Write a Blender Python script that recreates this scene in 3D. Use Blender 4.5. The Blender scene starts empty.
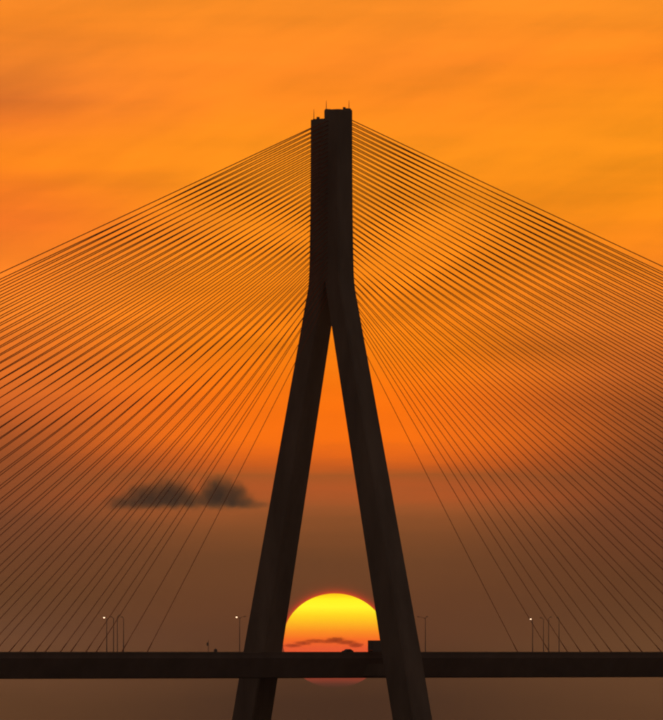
import bpy, bmesh, math, random
from mathutils import Vector
random.seed(4)
S = bpy.context.scene
COL = S.collection
R = math.radians

# ---------------------------------------------------------------- camera
# telephoto view across the water: the pylon stands DIST metres away
PXR = 8.894e-5                 # radians per reference pixel (0.53 degree sun is about 104 px wide)
DIST = 0.35 / PXR              # 0.35 m per reference pixel at the pylon
EYE = 37.0                     # the camera stands on a hillside above the water
HORIZON = 740.0
cam = bpy.data.cameras.new('camera'); camo = bpy.data.objects.new('camera', cam); COL.objects.link(camo)
camo.location = (0, 0, EYE)
camo.rotation_euler = (math.pi / 2 + (HORIZON - 360) * PXR, 0, 0)
cam.sensor_fit = 'VERTICAL'; cam.sensor_height = 24.0; cam.lens = 12.0 / (360 * PXR)
cam.clip_start = 1.0; cam.clip_end = 200000
S.camera = camo
S.view_settings.view_transform = 'Standard'; S.view_settings.look = 'None'
S.view_settings.exposure = 0; S.view_settings.gamma = 1
S.view_settings.use_curve_mapping = False
S.cycles.use_denoising = True
S.cycles.denoiser = 'OPENIMAGEDENOISE'
S.cycles.denoising_input_passes = 'RGB_ALBEDO_NORMAL'
S.cycles.sample_clamp_indirect = 2.0
S.cycles.max_bounces = 6; S.cycles.volume_bounces = 1
S.cycles.transparent_max_bounces = 16
S.cycles.filter_width = 2.7


def lin(c):
    return tuple((v / 255 / 12.92) if v / 255 <= 0.04045 else ((v / 255 + 0.055) / 1.055) ** 2.4 for v in c)


# ---------------------------------------------------------------- node helpers
class NT:
    def __init__(s, tree):
        s.t = tree; s.n = tree.nodes; s.l = tree.links

    def put(s, sock, v):
        if hasattr(v, 'is_output') or isinstance(v, bpy.types.NodeSocket):
            s.l.new(v, sock)
        elif v is not None:
            sock.default_value = v

    def m(s, op, a, b=None, c=None, clamp=False):
        n = s.n.new('ShaderNodeMath'); n.operation = op; n.use_clamp = clamp
        s.put(n.inputs[0], a); s.put(n.inputs[1], b); s.put(n.inputs[2], c)
        return n.outputs[0]

    def mr(s, v, a, b, c=0.0, d=1.0, kind='SMOOTHSTEP'):
        n = s.n.new('ShaderNodeMapRange'); n.interpolation_type = kind
        s.put(n.inputs[0], v)
        for i, x in enumerate((a, b, c, d)): s.put(n.inputs[i + 1], x)
        return n.outputs[0]

    def mix(s, f, a, b, kind='MIX'):
        n = s.n.new('ShaderNodeMix'); n.data_type = 'RGBA'; n.blend_type = kind
        s.put(n.inputs[0], f); s.put(n.inputs[6], a); s.put(n.inputs[7], b)
        return n.outputs[2]

    def ramp(s, f, stops, interp='LINEAR'):
        n = s.n.new('ShaderNodeValToRGB'); cr = n.color_ramp; cr.interpolation = interp
        stops = sorted(stops)
        while len(cr.elements) < len(stops): cr.elements.new(0.5)
        for e, (p, c) in zip(cr.elements, stops):
            e.position = p
        for e, (p, c) in zip(cr.elements, stops):
            e.color = (*c[:3], 1)
        s.put(n.inputs[0], f)
        return n.outputs[0]

    def comb(s, x, y, z):
        n = s.n.new('ShaderNodeCombineXYZ')
        for i, v in enumerate((x, y, z)): s.put(n.inputs[i], v)
        return n.outputs[0]

    def noise(s, vec, scale, detail=3, rough=0.5):
        n = s.n.new('ShaderNodeTexNoise'); s.put(n.inputs['Vector'], vec)
        n.inputs['Scale'].default_value = scale; n.inputs['Detail'].default_value = detail
        n.inputs['Roughness'].default_value = rough
        return n.outputs[0]


# ---------------------------------------------------------------- sky (world)
# dusk sky: colour by elevation in the direction of the sun, left of it and right of it
W = bpy.data.worlds.new('World'); S.world = W; W.use_nodes = True
nt = NT(W.node_tree)
for n in list(nt.n): nt.n.remove(n)
tc = nt.n.new('ShaderNodeTexCoord'); sep = nt.n.new('ShaderNodeSeparateXYZ')
nt.l.new(tc.outputs['Generated'], sep.inputs[0])
X, Y, Z = sep.outputs
az = nt.m('ARCTAN2', X, Y)
el = nt.m('MAXIMUM', Z, 0.00001)
# slow horizontal drift of the veil of cloud
streak = nt.noise(nt.comb(nt.m('MULTIPLY', az, 26), nt.m('MULTIPLY', Z, 240), 3.1), 1.0, 4, 0.55)
wisp = nt.noise(nt.comb(nt.m('MULTIPLY', az, 90), nt.m('MULTIPLY', nt.m('SUBTRACT', Z, nt.m('MULTIPLY', az, 0.35)), 330), 7.7), 1.0, 4, 0.5)
el2 = nt.m('MAXIMUM', nt.m('ADD', el, nt.m('MULTIPLY', nt.m('SUBTRACT', streak, 0.5), 0.004)), 0.00001)
p = nt.m('SQRT', el2)


def st(rows):
    return [(math.sqrt(max((HORIZON - y) * PXR, 0)), lin(c)) for y, c in rows]


TOP = [(-200, (222, 128, 62)), (-900, (150, 98, 78)), (-2500, (98, 76, 68)), (-9900, (66, 58, 60))]
mid = nt.ramp(p, st([(740, (54, 34, 25)), (700, (66, 43, 29)), (670, (84, 54, 34)), (640, (98, 60, 38)), (600, (106, 64, 38)), (560, (112, 68, 38)),
                     (520, (136, 78, 40)), (500, (166, 88, 42)), (491, (184, 88, 38)), (480, (168, 88, 38)), (470, (186, 88, 32)),
                     (458, (226, 100, 26)), (440, (253, 114, 15)), (400, (255, 116, 10)), (350, (255, 130, 12)), (250, (255, 140, 22)),
                     (170, (255, 146, 26)), (130, (255, 144, 28)), (100, (255, 138, 32)), (60, (252, 136, 36)), (20, (252, 140, 36)), (-40, (246, 140, 40))] + TOP))
lef = nt.ramp(p, st([(740, (50, 32, 24)), (700, (60, 39, 27)), (670, (80, 52, 37)), (640, (94, 60, 42)), (590, (98, 60, 35)), (520, (118, 66, 39)), (460, (150, 77, 38)),
                     (400, (210, 100, 38)), (350, (242, 120, 36)), (300, (254, 136, 38)), (260, (253, 130, 36)), (220, (248, 120, 36)),
                     (180, (250, 126, 32)), (155, (255, 138, 26)), (125, (250, 126, 38)), (100, (232, 118, 44)), (70, (240, 128, 42)), (20, (246, 134, 36)), (-40, (238, 134, 42))] + TOP))
rig = nt.ramp(p, st([(740, (50, 32, 23)), (700, (60, 39, 27)), (670, (78, 51, 34)), (640, (90, 58, 36)), (590, (94, 56, 32)), (520, (110, 60, 35)), (460, (130, 69, 35)),
                     (400, (166, 84, 35)), (350, (206, 103, 36)), (310, (246, 128, 36)), (270, (252, 134, 28)), (230, (255, 140, 24)),
                     (200, (255, 144, 22)), (150, (255, 148, 24)), (100, (255, 146, 26)), (60, (255, 138, 30)), (20, (250, 142, 34)), (-40, (246, 142, 38))] + TOP))
ax = nt.m('DIVIDE', az, 331.5 * PXR)                     # 1 at 1.7 degrees from the pylon
ax = nt.m('ADD', ax, nt.m('MULTIPLY', nt.m('SUBTRACT', wisp, 0.5), 0.25))
sky = nt.mix(nt.mr(ax, 0.2, 1.05), mid, rig)
sky = nt.mix(nt.mr(nt.m('MULTIPLY', ax, -1), 0.2, 1.05), sky, lef)
# light and dark streaks of the high veil, fading out in the haze below
upper = nt.mr(el, 0.018, 0.04)
gain = nt.m('ADD', 1.0, nt.m('MULTIPLY', nt.m('ADD', nt.m('MULTIPLY', nt.m('SUBTRACT', streak, 0.52), 0.46), nt.m('MULTIPLY', nt.m('SUBTRACT', wisp, 0.52), 0.34)), upper))
low = nt.noise(nt.comb(nt.m('MULTIPLY', az, 30), nt.m('MULTIPLY', Z, 420), 1.3), 1.0, 3, 0.5)
gain = nt.m('MULTIPLY', gain, nt.m('ADD', 0.94, nt.m('MULTIPLY', low, 0.12)))
# brownish smudge of cloud high on the left, and a faint one below it


def patch(cx, cy, rx, ry, depth, tilt=0.0):
    a0 = nt.m('SUBTRACT', az, (cx - 331.5) * PXR); z0 = nt.m('SUBTRACT', Z, (HORIZON - cy) * PXR)
    ct, sn = math.cos(tilt), math.sin(tilt)
    dx = nt.m('DIVIDE', nt.m('ADD', nt.m('MULTIPLY', a0, ct), nt.m('MULTIPLY', z0, sn)), rx * PXR)
    dz = nt.m('DIVIDE', nt.m('SUBTRACT', nt.m('MULTIPLY', z0, ct), nt.m('MULTIPLY', a0, sn)), ry * PXR)
    r2 = nt.m('ADD', nt.m('MULTIPLY', dx, dx), nt.m('MULTIPLY', dz, dz))
    r2 = nt.m('ADD', r2, nt.m('MULTIPLY', nt.m('SUBTRACT', streak, 0.5), 1.2))
    g = nt.m('EXPONENT', nt.m('MULTIPLY', r2, -1))
    return nt.m('SUBTRACT', 1.0, nt.m('MULTIPLY', g, depth))


for a in ((-10, 95, 90, 24, 0.2), (90, 182, 110, 9, 0.10), (600, 200, 140, 14, 0.05), (40, 245, 120, 20, 0.06), (545, 350, 85, 13, 0.17), (640, 312, 70, 14, 0.14), (500, 212, 60, 10, 0.10), (610, 262, 60, 10, 0.10, -0.3), (240, 345, 50, 8, 0.08), (120, 330, 60, 9, 0.08),
          (428, 268, 85, 9, -0.13, 0.55), (500, 300, 90, 8, -0.10, 0.3), (200, 300, 90, 8, -0.08, 0.2)):
    gain = nt.m('MULTIPLY', gain, patch(*a))
g3 = nt.comb(gain, nt.m('POWER', gain, 0.85), nt.m('POWER', gain, 0.6))
sky = nt.mix(1.0, sky, g3, 'MULTIPLY')
# red aureole hugging the sun
SX, SY = 335.0, 640.5
dx = nt.m('DIVIDE', nt.m('SUBTRACT', az, (SX - 331.5) * PXR), 52 * PXR)
dz = nt.m('DIVIDE', nt.m('SUBTRACT', Z, (HORIZON - SY) * PXR), 47 * PXR)
rr = nt.m('SQRT', nt.m('ADD', nt.m('MULTIPLY', dx, dx), nt.m('MULTIPLY', dz, dz)))
aur = nt.m('EXPONENT', nt.m('MULTIPLY', nt.m('MAXIMUM', nt.m('SUBTRACT', rr, 1.0), 0.0), -17))
aur = nt.m('MULTIPLY', aur, nt.mr(dz, -0.6, 0.3))
wide = nt.m('MULTIPLY', nt.m('EXPONENT', nt.m('MULTIPLY', rr, -0.9)), 0.03)
sky = nt.mix(1.0, sky, nt.mix(aur, (0, 0, 0, 1), (0.62, 0.012, 0.0, 1)), 'ADD')
sky = nt.mix(1.0, sky, nt.mix(wide, (0, 0, 0, 1), (1.0, 0.3, 0.05, 1)), 'ADD')
# away from the sunset the sky goes on as dull dusk
away = nt.mr(nt.m('ABSOLUTE', az), 0.12, 1.3)
dusk = nt.ramp(p, [(0.0, (0.075, 0.048, 0.034)), (0.25, (0.09, 0.055, 0.038)), (0.55, (0.065, 0.044, 0.036)), (1.0, (0.045, 0.036, 0.036))])
sky = nt.mix(away, sky, dusk)
bg = nt.n.new('ShaderNodeBackground'); nt.l.new(sky, bg.inputs[0]); bg.inputs[1].default_value = 1.05
wo = nt.n.new('ShaderNodeOutputWorld'); nt.l.new(bg.outputs[0], wo.inputs[0])
W.cycles.sampling_method = 'MANUAL'; W.cycles.sample_map_resolution = 2048

# sun lamp, low behind the bridge
sl = bpy.data.lights.new('sun_light', 'SUN'); sl.energy = 2.0; sl.angle = R(0.53); sl.color = (1.0, 0.42, 0.12)
slo = bpy.data.objects.new('sun_light', sl); COL.objects.link(slo)
sdir = Vector(((SX - 331.5) * PXR, 1, (HORIZON - SY) * PXR)).normalized()
slo.rotation_euler = sdir.to_track_quat('Z', 'Y').to_euler()
slo.location = (0, DIST, 400)

# ---------------------------------------------------------------- materials


def mat(name, col, rough=0.8, metal=0.0, var=0.0, scale=1.0, bump=0.0, stretch=(1, 1, 1)):
    m = bpy.data.materials.new(name); m.use_nodes = True
    t = NT(m.node_tree); b = t.n['Principled BSDF']
    b.inputs['Base Color'].default_value = (*col, 1); b.inputs['Roughness'].default_value = rough
    b.inputs['Metallic'].default_value = metal
    if var or bump:
        c = t.n.new('ShaderNodeTexCoord'); mp = t.n.new('ShaderNodeMapping')
        t.l.new(c.outputs['Object'], mp.inputs[0]); mp.inputs['Scale'].default_value = stretch
        nz = t.noise(mp.outputs[0], scale, 6, 0.6)
        if var:
            k = t.mr(nz, 0.3, 0.7, 1 - var, 1 + var, 'LINEAR')
            t.put(b.inputs['Base Color'], t.mix(1.0, (*col, 1), t.comb(k, k, k), 'MULTIPLY'))
        if bump:
            bp = t.n.new('ShaderNodeBump'); bp.inputs['Strength'].default_value = bump
            t.l.new(nz, bp.inputs['Height']); t.l.new(bp.outputs[0], b.inputs['Normal'])
    return m


M = dict(
    concrete=mat('weathered concrete', (0.30, 0.25, 0.195), 0.9, 0, 0.25, 0.12, 0.2, (1, 1, 0.25)),
    steel=mat('painted steel girder', (0.24, 0.195, 0.165), 0.75, 0, 0.18, 0.1, 0.1),
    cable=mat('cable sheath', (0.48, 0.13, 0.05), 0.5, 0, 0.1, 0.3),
    asphalt=mat('asphalt', (0.05, 0.05, 0.05), 0.9, 0, 0.2, 2.0, 0.2),
    pole=mat('galvanised pole', (0.22, 0.2, 0.19), 0.5, 0.4, 0.1, 1.0),
    paint_dark=mat('dark vehicle paint', (0.05, 0.05, 0.055), 0.35, 0.1, 0.05, 1.0),
    paint_box=mat('grey lorry panels', (0.2, 0.19, 0.18), 0.5, 0, 0.08, 1.0),
    tyre=mat('tyre rubber', (0.02, 0.02, 0.02), 0.9, 0, 0.1, 3.0),
    glass=mat('dark glass', (0.02, 0.022, 0.025), 0.08, 0, 0.02, 1.0),
    metal=mat('sign metal', (0.3, 0.3, 0.3), 0.5, 0.6, 0.1, 1.0),
)
ml = bpy.data.materials.new('lit lamp glass'); ml.use_nodes = True
t = NT(ml.node_tree); b = t.n['Principled BSDF']
b.inputs['Base Color'].default_value = (0.8, 0.78, 0.7, 1)
b.inputs['Emission Color'].default_value = (1.0, 0.66, 0.42, 1); b.inputs['Emission Strength'].default_value = 3.5
M['lit'] = ml
mw = bpy.data.materials.new('sea water'); mw.use_nodes = True
t = NT(mw.node_tree); b = t.n['Principled BSDF']
b.inputs['Base Color'].default_value = (0.03, 0.035, 0.035, 1); b.inputs['Roughness'].default_value = 0.12
b.inputs['IOR'].default_value = 1.33
c = t.n.new('ShaderNodeTexCoord')
n1 = t.noise(c.outputs['Object'], 0.12, 6, 0.6); n2 = t.noise(c.outputs['Object'], 0.9, 4, 0.6)
bp = t.n.new('ShaderNodeBump'); bp.inputs['Strength'].default_value = 0.6; bp.inputs['Distance'].default_value = 1.5
t.l.new(t.m('ADD', n1, t.m('MULTIPLY', n2, 0.3)), bp.inputs['Height']); t.l.new(bp.outputs[0], b.inputs['Normal'])
M['water'] = mw

# ---------------------------------------------------------------- object helpers


def obj(name, bm, m, parent=None, smooth=False):
    me = bpy.data.meshes.new(name); bmesh.ops.recalc_face_normals(bm, faces=bm.faces); bm.to_mesh(me); bm.free()
    if m: me.materials.append(m)
    for f in me.polygons: f.use_smooth = smooth
    o = bpy.data.objects.new(name, me); COL.objects.link(o); o.parent = parent
    return o


def tag(o, label=None, cat=None, group=None, kind=None):
    for k, v in (('label', label), ('category', cat), ('group', group), ('kind', kind)):
        if v: o[k] = v
    return o


def empty(name, loc, rz=0):
    o = bpy.data.objects.new(name, None); COL.objects.link(o); o.location = loc; o.rotation_euler = (0, 0, rz)
    o.empty_display_size = 1.0
    return o


def copy_tree(o, parent=None):
    c = o.copy(); COL.objects.link(c); c.parent = parent
    for ch in [x for x in S.objects if x.parent is o]: copy_tree(ch, c)
    return c


def loft(bm, rings, cap0=True, cap1=True):
    vs = [[bm.verts.new(p) for p in r] for r in rings]
    n = len(rings[0])
    for a, b in zip(vs, vs[1:]):
        for i in range(n):
            bm.faces.new((a[i], a[(i + 1) % n], b[(i + 1) % n], b[i]))
    if cap0: bm.faces.new(list(reversed(vs[0])))
    if cap1: bm.faces.new(vs[-1])
    return vs


def box(bm, x0, x1, y0, y1, z0, z1):
    loft(bm, [[(x0, y0, z0), (x1, y0, z0), (x1, y1, z0), (x0, y1, z0)], [(x0, y0, z1), (x1, y0, z1), (x1, y1, z1), (x0, y1, z1)]])


def tube(bm, pts, rads, n=8, cap=True):
    pts = [Vector(p) for p in pts]; rings = []
    for i, p in enumerate(pts):
        d = (pts[min(i + 1, len(pts) - 1)] - pts[max(i - 1, 0)]).normalized()
        u = d.cross(Vector((0, 0, 1)))
        if u.length < 1e-3: u = Vector((1, 0, 0))
        u.normalize(); w = d.cross(u)
        r = rads[i] if isinstance(rads, (list, tuple)) else rads
        rings.append([p + u * math.cos(2 * math.pi * k / n) * r + w * math.sin(2 * math.pi * k / n) * r for k in range(n)])
    loft(bm, rings, cap, cap)


# ---------------------------------------------------------------- bridge frame
TH = R(50.0)                        # the bridge crosses the line of sight at this angle
CT, SN = math.cos(TH), math.sin(TH)
DECK = EYE + (HORIZON - 652.0) * 0.35
GRADE = (DECK - EYE) * SN / DIST    # the carriageway climbs gently to midspan


def zy(y): return EYE + (HORIZON - y) * 0.35
def deck_z(u): return DECK + GRADE * u
def station(xpx, v):                # distance along the bridge of a thing seen at column xpx on lane offset v
    k = (xpx - 331.5) * PXR
    return (k * (DIST - v * CT) - v * SN) / (CT - k * SN)
def world(u, v, z): return Vector((u * CT + v * SN, DIST + u * SN - v * CT, z))


# ---------------------------------------------------------------- the setting: water
bm = bmesh.new()
NR = 40
rs = [0.0] + [60 * (1.22 ** i) for i in range(NR)]
rs = [r for r in rs if r < 30000] + [30000]
prev = None
for r in rs:
    ring = [bm.verts.new((r * math.cos(2 * math.pi * k / 96), r * math.sin(2 * math.pi * k / 96), 0)) for k in range(96)] if r else [bm.verts.new((0, 0, 0))]
    if prev:
        for k in range(96):
            a = prev[k % len(prev)]; b_ = prev[(k + 1) % len(prev)]
            f = (a, ring[k], ring[(k + 1) % 96]) if a is b_ else (a, ring[k], ring[(k + 1) % 96], b_)
            bm.faces.new(f)
    prev = ring
tag(obj('water', bm, M['water']), kind='structure')

# ---------------------------------------------------------------- the bridge
bridge = empty('cable_stayed_bridge', (0, DIST, 0), TH)
tag(bridge, 'dark cable stayed bridge with a tall A shaped pylon and two fans of cables', 'bridge')
HALF = 20.0                         # half width of the deck
# --- pylon


def interp(tab, y):
    for (a, p_), (b_, q) in zip(tab, tab[1:]):
        if y <= b_: return p_ + (q - p_) * (y - a) / (b_ - a)
    return tab[-1][1]


OUT = [(100, 21.5), (200, 21.9), (256, 22.7), (272, 23.1), (284, 23.8), (294, 25.2), (304, 27.1), (332, 32.0), (400, 44.3), (652, 89.5), (720, 101), (846, 121.5)]
HA = [(100, 4.0), (277, 4.2), (652, 5.0), (846, 5.8)]
def ha(y): return interp(HA, y)
def vout(y): return (interp(OUT, y) * 0.35 - ha(y) * CT) / SN
def vin(y):
    ih = 0.153 * (y - 331) if y < 652 else 49.1 + 0.16 * (y - 652)
    return max((ih * 0.35 + ha(y) * CT) / SN, 0.0)


def ring(u0, u1, v0, v1, z, c=0.45):
    # v is measured to the camera side, local y is its opposite
    P = [(u0 + c, v0), (u1 - c, v0), (u1, v0 + c), (u1, v1 - c), (u1 - c, v1), (u0 + c, v1), (u0, v1 - c), (u0, v0 + c)]
    return [(u, -v, z) for u, v in P]


YC = 280.6
bm = bmesh.new()
ys = [119.0, 150, 180, 210, 240, 256, 272, YC]
loft(bm, [ring(-ha(y), ha(y), -vout(y), vout(y), zy(y)) for y in reversed(ys)], False, True)
head = obj('pylon', bm, M['concrete'], bridge)
head['label'] = 'dark concrete A shaped pylon whose shaft carries the cables'
V0 = -0.3
bm = bmesh.new()
loft(bm, [ring(-4.0, 4.0, V0, vout(119), zy(118.98) , 0.4), ring(-4.0, 4.0, V0, vout(119), zy(110.2), 0.4),
          ring(-3.85, 3.85, V0 + .15, vout(119) - .15, zy(109.4), 0.4)])
obj('upper_block', bm, M['concrete'], head)
# low roof kerbs and hatch housings
for (u0, u1, v0, v1, y0, y1) in ((1.2, 3.6, 4.6, 5.9, 109.42, 108.0), (-3.6, -1.2, 0.1, 0.8, 109.42, 108.7), (1.4, 2.3, 4.0, 4.55, 109.42, 106.6)):
    bm = bmesh.new(); box(bm, u0, u1, -v1, -v0, zy(y0), zy(y1))
    obj('roof_kerb', bm, M['concrete'], head)
for (u0, u1, v0, v1, y0, y1) in ((-3.6, 3.6, -5.6, -0.5, 118.98, 118.2), (-2.2, -1.3, -5.0, -4.3, 118.18, 116.0)):
    bm = bmesh.new(); box(bm, u0, u1, -v1, -v0, zy(y0), zy(y1))
    obj('hatch_housing', bm, M['concrete'], head)
for (xp, v, y0, y1) in ((312.2, -5.3, 118.3, 108.3), (323.6, 0.4, 109.3, 100.2), (349.0, 5.4, 108.3, 99.6)):
    u = station(xp, v)
    u = max(-3.3, min(3.3, u))
    bm = bmesh.new(); tube(bm, [(u, -v, zy(y0)), (u, -v, zy((y0 + y1) / 2)), (u, -v, zy(y1))], [0.14, 0.11, 0.05], 6)
    obj('lightning_rod', bm, M['pole'], head)
lv = [YC, 284, 294, 304, 318, 332, 345, 375, 400, 440, 480, 520, 560, 600, 652, 685, 720, 780, 846]
for sgn in (1, -1):
    bm = bmesh.new()
    rg = []
    for y in lv:
        a, b_ = vin(y), vout(y)
        c = min(0.45, 0.45)
        rg.append(ring(-ha(y), ha(y), min(sgn * a, sgn * b_), max(sgn * a, sgn * b_), zy(y), c))
    loft(bm, rg, False, True)
    o = obj('pylon_leg', bm, M['concrete'], head)
    # faint pour joints cut round the leg
    bm = bmesh.new()
bm.free()
bm = bmesh.new(); yb0, yb1 = 664.0, 676.0
box(bm, -3.6, 3.6, -vin(670) - 1.0, vin(670) + 1.0, zy(yb1), zy(yb0))
obj('crossbeam', bm, M['concrete'], head)
for sgn in (1, -1):
    bm = bmesh.new()
    vc = sgn * (vin(846) + vout(846)) / 2
    rr_ = [(12 * math.cos(k * math.pi / 8), -vc + 13 * math.sin(k * math.pi / 8)) for k in range(16)]
    loft(bm, [[(x, y, -6) for x, y in rr_], [(x, y, 3.5) for x, y in rr_], [(x * .97, -vc + (y + vc) * .97, 4) for x, y in rr_]])
    obj('pile_cap', bm, M['concrete'], head)

# --- deck
U0, U1, NU = -790.0, 830.0, 60
prof = [(-HALF, -0.5), (-HALF, -2.2), (-HALF + 3.2, -8.8), (-HALF + 4.2, -9.1), (HALF - 4.2, -9.1), (HALF - 3.2, -8.8), (HALF, -2.2), (HALF, -0.5)]


def sweep(profile, name, m, parent, u0=U0, u1=U1, n=NU, smooth=False):
    bm = bmesh.new()
    loft(bm, [[(u0 + (u1 - u0) * i / n, y, deck_z(u0 + (u1 - u0) * i / n) + z) for y, z in profile] for i in range(n + 1)])
    return obj(name, bm, m, parent, smooth)


deck = sweep(prof, 'deck_girder', M['steel'], bridge)
deck['label'] = 'straight dark deck girder crossing between the pylon legs'
# edge of the bottom plate
for s in (-1, 1):
    sweep([(s * HALF - 0.25, -0.497), (s * HALF - 0.25, 0.0), (s * HALF + 0.0, 0.0), (s * HALF + 0.0, -0.497)], 'parapet', M['concrete'], deck)
    y0, y1 = sorted((s * 1.2, s * 10.4))
    sweep([(y0, -0.496), (y0, -0.44), (y1, -0.44), (y1, -0.496)], 'carriageway', M['asphalt'], deck)
sweep([(-0.3, -0.496), (-0.18, 0.1), (0.18, 0.1), (0.3, -0.496)], 'median_barrier', M['concrete'], deck)
for u in (-700, 720):
    bm = bmesh.new()
    for s in (-1, 1):
        box(bm, u - 3, u + 3, s * 11 - 3, s * 11 + 3, -3, deck_z(u) - 12.5)
    box(bm, u - 3.4, u + 3.4, -16, 16, deck_z(u) - 12.5, deck_z(u) - 9.6)
    obj('pier', bm, M['concrete'], bridge)

# --- stay cables: two planes, both sides of the pylon
NC = 38


def cable(a, b_, CR):      # the long outer stays have more strands and are thicker
    a, b_ = Vector(a), Vector(b_); L = (b_ - a).length
    n = 10; pts = []; rad = []
    for i in range(n + 1):
        f = i / n; p = a.lerp(b_, f); p.z -= 4 * f * (1 - f) * L * 0.0028
        pts.append(p); rad.append(CR)
    d = (pts[-2] - pts[-1]).normalized()
    pts = pts[:-1] + [pts[-1] + d * 5.0, pts[-1] + d * 4.9, pts[-1]]
    rad = rad[:-1] + [CR, CR * 1.5, CR * 1.6]
    bm = bmesh.new(); tube(bm, pts, rad, 6)
    return obj('stay_cable', bm, M['cable'], bridge, True)


VC = 11.5
for side, ytop, ybot, xo, vo, xi, vi in ((-1, 121.5, 298, -1165, -VC, -185, VC), (1, 115.5, 300, 1186, VC, 187, -VC)):
    uo = station(331.5 + xo, vo); ui = station(331.5 + xi, vi)
    for pl in (-1, 1):
        yt = ytop - (1.0 if side < 0 and pl > 0 else 0) + (1.4 if side < 0 and pl < 0 else 0)
        vt = pl * 1.6 if side < 0 else (2.4 if pl > 0 else 0.2)
        for k in range(NC):
            f = k / (NC - 1)
            y = yt + (ybot - yt) * (0.9 * f + 0.1 * f * f)
            g = 1 - f
            u = ui + (uo - ui) * (1.12 * g - 0.12 * g * g)
            if side < 0 and pl < 0: u += (uo - ui) / NC * 0.5      # the far plane is anchored half a bay on
            cable((side * (ha(y) - 0.3), -vt, zy(y)), (u, -pl * VC, deck_z(u) - 0.55), 0.165 - 0.06 * f)

# ---------------------------------------------------------------- street lamps


def lamp(arms, lit, h=12.2):
    root = empty('street_lamp', (0, 0, 0))
    bm = bmesh.new()
    tube(bm, [(0, 0, 0), (0, 0, 0.5), (0, 0, 0.52), (0, 0, h * .5), (0, 0, h - 0.4)], [0.24, 0.24, 0.16, 0.13, 0.09], 8)
    obj('pole', bm, M['pole'], root, True)
    for i, a in enumerate(arms):
        bm = bmesh.new()
        tube(bm, [(0, 0, h - 0.6), (0, a * 0.35, h - 0.1), (0, a * 0.8, h + 0.1)], [0.08, 0.07, 0.06], 6)
        obj('arm', bm, M['pole'], root, True)
        bm = bmesh.new()
        s = 1 if a > 0 else -1
        y0 = a * 0.8
        on = lit and i == 0
        w = 0.2
        loft(bm, [[(x * w, y0 + s * q, h + 0.1 + zz * hh) for x, zz in ((-1, -.6), (1, -.6), (1, .3), (.5, 1), (-.5, 1), (-1, .3))]
                  for q, w, hh in ((-0.1, .12, .1), (0.1, .22, .16), (0.7, .22, .14), (0.85, .1, .08))])
        hd = obj('lamp_head', bm, M['pole'], root)
        if on:
            bm = bmesh.new()
            bmesh.ops.create_uvsphere(bm, u_segments=12, v_segments=8, radius=1)
            for v in bm.verts: v.co = Vector((v.co.x * .2, v.co.y * .34 + y0 + s * .4, v.co.z * .2 + h - 0.06))
            g = obj('lamp_glass', bm, M['lit'], hd, True)
            g['label'] = 'glowing white lamp glass'
    return root


LG = 'street lamps along the bridge deck'
SPOTS = [   # column, lane offset, arms (positive local y = away from the camera side), lit, height, label
    (106.8, 18.6, (1.0,), True, 12.2, 'lit street lamp with glowing head, leftmost of the four poles left of the pylon'),
    (113.6, -18.6, (0.9,), False, 12.6, 'unlit street lamp second from the left in the group of four left of the pylon'),
    (117.4, 1.0, (-0.7,), False, 12.9, 'unlit street lamp third from the left in the group of four left of the pylon'),
    (123.6, -1.0, (0.5,), False, 12.4, 'unlit street lamp nearest the pylon in the group of four on the left'),
    (239.6, 18.6, (1.2, -2.6), True, 12.5, 'lit twin arm street lamp standing alone beside the left pylon leg'),
    (425.4, 18.6, (3.6, -0.5), False, 12.7, 'unlit twin arm street lamp standing alone beside the right pylon leg'),
    (532.6, 18.6, (0.6,), True, 12.2, 'lit street lamp with glowing head, leftmost of the four poles right of the pylon'),
    (543.4, -18.6, (1.1,), False, 12.8, 'unlit street lamp second from the left in the group of four right of the pylon'),
    (548.6, 1.0, (-0.9,), False, 12.9, 'unlit street lamp third from the left in the group of four right of the pylon'),
    (559.0, -1.0, (0.5,), False, 12.8, 'unlit street lamp farthest right in the group of four right of the pylon'),
]
for xp, v, arms, lit, h, lab in SPOTS:
    o = lamp(arms, lit, h)
    u = station(xp, v); o.location = world(u, v, deck_z(u) - 0.5); o.rotation_euler = (0, 0, TH)
    tag(o, lab, 'street lamp', LG)

# ---------------------------------------------------------------- vehicles


def wheel(x, y, r, parent):
    bm = bmesh.new(); n = 16
    loft(bm, [[(x + q * r * math.cos(2 * math.pi * k / n), y + dy, r + q * r * math.sin(2 * math.pi * k / n)) for k in range(n)] for dy, q in ((-.12, .9), (-.1, 1), (.1, 1), (.12, .9))])
    return obj('wheel', bm, M['tyre'], parent)


def prism(bm, prof, w, inset=0.0):
    # side profile (x, z) across the width, upper points drawn in for tumblehome
    zt = max(z for x, z in prof); zb = min(z for x, z in prof)
    def ww(z): return w - inset * (z - zb) / (zt - zb)
    loft(bm, [[(x, -ww(z), z) for x, z in prof], [(x, ww(z), z) for x, z in prof]])


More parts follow.
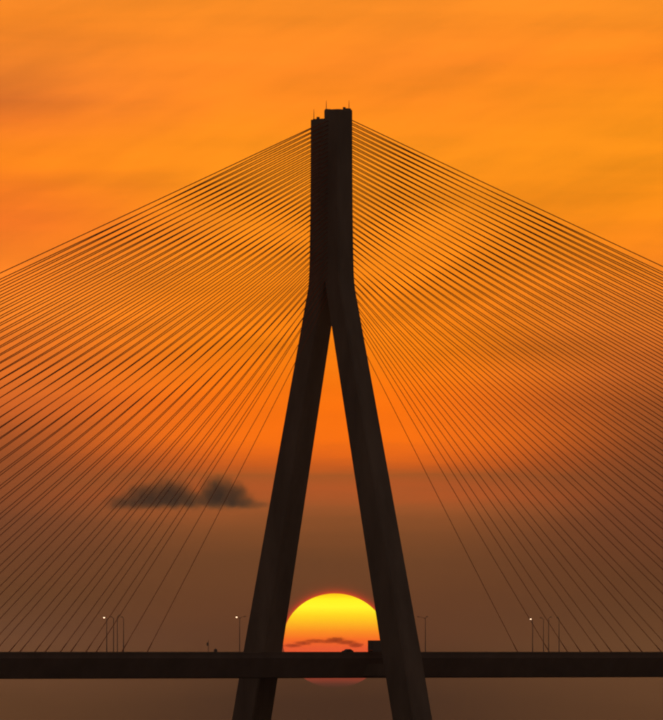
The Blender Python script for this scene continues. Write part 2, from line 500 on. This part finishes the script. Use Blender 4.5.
def car():
    r = empty('car', (0, 0, 0))
    bm = bmesh.new()
    prism(bm, [(-2.2, .35), (-2.25, .7), (-2.15, .9), (-1.4, .98), (1.0, .98), (2.0, .82), (2.25, .65), (2.2, .35)], .9)
    bmesh.ops.bevel(bm, geom=bm.edges[:], offset=.04, segments=1, affect='EDGES')
    obj('body', bm, M['paint_dark'], r)
    bm = bmesh.new(); prism(bm, [(-1.75, .97), (-1.1, 1.43), (-.1, 1.5), (.4, 1.44), (1.2, .97)], .82, .18)
    obj('cabin', bm, M['paint_dark'], r)
    bm = bmesh.new(); prism(bm, [(-1.5, 1.02), (-1.0, 1.37), (.33, 1.37), (.95, 1.02)], .80, .12)
    for v in bm.verts: v.co.y *= 1.03
    obj('window', bm, M['glass'], r)
    for x in (-1.35, 1.35):
        for y in (-.8, .8): wheel(x, y, .33, r)
    return r


def truck():
    r = empty('box_truck', (0, 0, 0))
    bm = bmesh.new(); box(bm, -5.0, 2.6, -1.22, 1.22, 1.05, 4.5)
    bmesh.ops.bevel(bm, geom=bm.edges[:], offset=.06, segments=1, affect='EDGES')
    obj('cargo_box', bm, M['paint_box'], r)
    bm = bmesh.new(); box(bm, -4.9, 4.8, -.5, .5, .65, 1.0); obj('chassis', bm, M['paint_dark'], r)
    for y in (-1, 1):
        bm = bmesh.new(); box(bm, -4.95, 2.5, y * 1.15 - .04, y * 1.15 + .04, .25, 1.04); obj('side_skirt', bm, M['paint_box'], r)
    bm = bmesh.new(); prism(bm, [(2.8, .7), (2.8, 2.95), (3.5, 3.0), (4.6, 2.0), (4.85, 1.8), (4.9, .7)], 1.15, .1)
    c = obj('cab', bm, M['paint_dark'], r)
    bm = bmesh.new()
    loft(bm, [[(3.62, -.95, 2.93), (3.62, .95, 2.93), (4.55, 1.0, 2.1), (4.55, -1.0, 2.1)], [(3.66, -.95, 2.97), (3.66, .95, 2.97), (4.6, 1.0, 2.13), (4.6, -1.0, 2.13)]])
    obj('windscreen', bm, M['glass'], c)
    for x in (-3.4, 3.8):
        for y in (-1.0, 1.0): wheel(x, y, .48, r)
    return r


def put(o, xp, v, rot=0):
    u = station(xp, v); o.location = world(u, v, deck_z(u) - 0.44); o.rotation_euler = (0, math.atan(-GRADE) * (1 if rot == 0 else -1), TH + rot)


tr = truck(); put(tr, 379.5, 8.4)
tag(tr, 'tall dark box truck half hidden at the right pylon leg, against the sun', 'truck')
c0 = car(); put(c0, 347.6, 6.0, math.pi)
tag(c0, 'dark car in front of the lower edge of the sun, left of the truck', 'car')
cb = empty('utility_cabinet', (0, 0, 0)); u = station(215.6, 18.4); cb.location = world(u, 18.4, deck_z(u) - 0.5); cb.rotation_euler = (0, 0, TH)
bm = bmesh.new(); box(bm, -.5, .5, -.35, .35, 0, 1.15); obj('cabinet_body', bm, M['pole'], cb)
bm = bmesh.new(); loft(bm, [[(-.56, -.4, 1.152), (.56, -.4, 1.152), (.56, .4, 1.152), (-.56, .4, 1.152)], [(-.15, -.1, 1.6), (.15, -.1, 1.6), (.15, .1, 1.6), (-.15, .1, 1.6)]])
obj('cabinet_roof', bm, M['pole'], cb)
tag(cb, 'small dark cabinet with a pointed top on the deck edge, right of the road sign', 'cabinet')
sg = empty('road_sign', (0, 0, 0)); u = station(208.4, 17.8); sg.location = world(u, 17.8, deck_z(u) - 0.5); sg.rotation_euler = (0, 0, TH)
bm = bmesh.new(); tube(bm, [(0, 0, 0), (0, 0, 4.6)], [.09, .07], 8); obj('post', bm, M['pole'], sg)
bm = bmesh.new(); box(bm, -.36, -.30, -.35, .45, 2.5, 3.7); obj('sign_plate', bm, M['metal'], sg)
bm = bmesh.new(); box(bm, -.298, -.07, -.05, .05, 3.0, 3.15); obj('bracket', bm, M['metal'], sg)
tag(sg, 'small road sign on a thin post at the deck edge left of the pylon', 'sign')

# ---------------------------------------------------------------- the sun, far beyond everything
SD = 90000.0
bm = bmesh.new(); bmesh.ops.create_uvsphere(bm, u_segments=192, v_segments=96, radius=1)
for v in bm.verts: v.co = Vector((v.co.x * 52, v.co.y * 52, v.co.z * 47)) * PXR * SD
ms = bpy.data.materials.new('setting sun'); ms.use_nodes = True
t = NT(ms.node_tree)
for n in list(t.n): t.n.remove(n)
c = t.n.new('ShaderNodeTexCoord'); sp = t.n.new('ShaderNodeSeparateXYZ'); t.l.new(c.outputs['Generated'], sp.inputs[0])
def sz(y): return (687.5 - y) / 94.0
col = t.ramp(sp.outputs[2], [(sz(y), lin(cc)) for y, cc in ((687.5, (74, 46, 32)), (684, (96, 50, 36)), (679, (142, 58, 40)), (668, (205, 74, 44)), (655, (236, 88, 52)), (648, (240, 92, 46)),
                             (640, (252, 108, 34)), (632, (255, 142, 30)), (625, (255, 176, 30)), (616, (255, 212, 28)), (607, (255, 246, 40)), (600, (255, 240, 30)), (594, (250, 196, 14)))])
e = t.n.new('ShaderNodeEmission'); t.l.new(col, e.inputs[0]); e.inputs[1].default_value = 1.3
mo = t.n.new('ShaderNodeOutputMaterial'); t.l.new(e.outputs[0], mo.inputs[0])
sun = obj('sun', bm, ms, None, True); sun.location = sdir * SD + Vector((0, 0, EYE))
tag(sun, 'large setting sun, yellow above and red below, low between the pylon legs', 'sun')

# ---------------------------------------------------------------- evening air
bm = bmesh.new(); box(bm, -30500, 30500, -30500, 30500, -7.5, 266)
mh = bpy.data.materials.new('thin haze'); mh.use_nodes = True
t = NT(mh.node_tree)
for n in list(t.n): t.n.remove(n)
pv = t.n.new('ShaderNodeVolumePrincipled'); pv.inputs['Color'].default_value = (0.85, 0.8, 0.75, 1)
pv.inputs['Density'].default_value = 1.3e-5; pv.inputs['Anisotropy'].default_value = 0.3
mo = t.n.new('ShaderNodeOutputMaterial'); t.l.new(pv.outputs[0], mo.inputs[1])
tag(obj('haze', bm, mh), kind='stuff')

# ---------------------------------------------------------------- clouds
# each cloud: soft lumps in a closed hull; it only dims the light that comes through it


def cloud(name, dist, lumps, dens, colr, thick, noise_scale, label, soft=0.55, nz_amt=0.9, base=None):
    k = PXR * dist
    cx = sum(l[0] for l in lumps) / len(lumps); cy = sum(l[1] for l in lumps) / len(lumps)
    bm = bmesh.new()
    xs0 = min(l[0] - l[2] * 1.5 for l in lumps); xs1 = max(l[0] + l[2] * 1.5 for l in lumps)
    N = 48; rings = []
    for i in range(N + 1):
        x = xs0 + (xs1 - xs0) * i / N
        top = -1e9; bot = 1e9
        for lx, ly, lw, lh in lumps:
            q = 1 - ((x - lx) / (lw * 1.5)) ** 2
            if q > 0:
                top = max(top, -(ly - lh * 1.5 * math.sqrt(q))); bot = min(bot, -(ly + lh * 1.5 * math.sqrt(q)))
        if top < bot: top = bot = (-cy)
        if i in (0, N): top, bot = top + .1, bot - .1
        zc, hh = (top + bot) / 2, max((top - bot) / 2, .2)
        rings.append([((x - cx) * k, hh * math.cos(a) * k * thick, (zc + cy + hh * math.sin(a)) * k) for a in [2 * math.pi * j / 20 for j in range(20)]])
    loft(bm, rings)
    m = bpy.data.materials.new(name + ' vapour'); m.use_nodes = True
    t = NT(m.node_tree)
    for n in list(t.n): t.n.remove(n)
    c = t.n.new('ShaderNodeTexCoord'); sp = t.n.new('ShaderNodeSeparateXYZ'); t.l.new(c.outputs['Object'], sp.inputs[0])
    f = None
    for lx, ly, lw, lh in lumps:
        a = t.m('DIVIDE', t.m('SUBTRACT', sp.outputs[0], (lx - cx) * k), lw * k)
        b_ = t.m('DIVIDE', sp.outputs[1], lh * k * thick)
        g = t.m('DIVIDE', t.m('SUBTRACT', sp.outputs[2], -(ly - cy) * k), lh * k)
        d = t.m('ADD', t.m('ADD', t.m('MULTIPLY', a, a), t.m('MULTIPLY', b_, b_)), t.m('MULTIPLY', g, g))
        g = t.m('SUBTRACT', 1.0, t.m('SQRT', d))
        f = g if f is None else t.m('SMOOTH_MAX', f, g, 0.15)
    nz = t.noise(c.outputs['Object'], noise_scale / k, 5, 0.6)
    f = t.m('ADD', f, t.m('MULTIPLY', t.m('SUBTRACT', nz, 0.5), nz_amt))
    f = t.mr(f, 0.0, soft)
    if base:
        f = t.m('MULTIPLY', f, t.mr(t.m('ADD', sp.outputs[2], t.m('MULTIPLY', t.m('SUBTRACT', nz, 0.5), 26 * k)), -(base - cy) * k, -(base - cy - 7) * k))
    va = t.n.new('ShaderNodeVolumeAbsorption'); va.inputs[0].default_value = (*colr, 1)
    t.l.new(t.m('MULTIPLY', f, dens / (min(l[3] for l in lumps) * k * thick)), va.inputs[1])
    mo = t.n.new('ShaderNodeOutputMaterial'); t.l.new(va.outputs[0], mo.inputs[1])
    o = obj(name, bm, m, None, True)
    d = Vector(((cx - 331.5) * PXR, 1, (HORIZON - cy) * PXR))
    o.location = d * dist + Vector((0, 0, EYE))
    return tag(o, label, 'cloud')


S.cycles.volume_step_rate = 1.0
S.cycles.volume_max_steps = 256
cloud('cloud', 60000.0, [(132, 505, 34, 15), (150, 499, 36, 20), (170, 497, 34, 22), (186, 502, 30, 17), (205, 504, 30, 15), (218, 495, 24, 24), (231, 498, 26, 21), (240, 504, 24, 13), (258, 505, 20, 5)],
      0.44, (0.2, 0.5, 0.86), 2.5, 0.11, 'dark low two humped cloud left of the pylon, behind the cables', 0.65, 1.25, 510.0)
cloud('cloud', 70000.0, [(293, 645.5, 12, 2.6), (303, 643, 12, 2.8), (316, 641, 16, 2.8), (328, 641.5, 12, 2.6), (336, 640, 12, 4.0), (346, 642, 14, 3.2), (356, 645, 9, 3.2)],
      0.7, (0.35, 0.2, 0.25), 3.0, 0.22, 'thin ragged strip of cloud across the lower part of the sun', 0.5, 1.3)
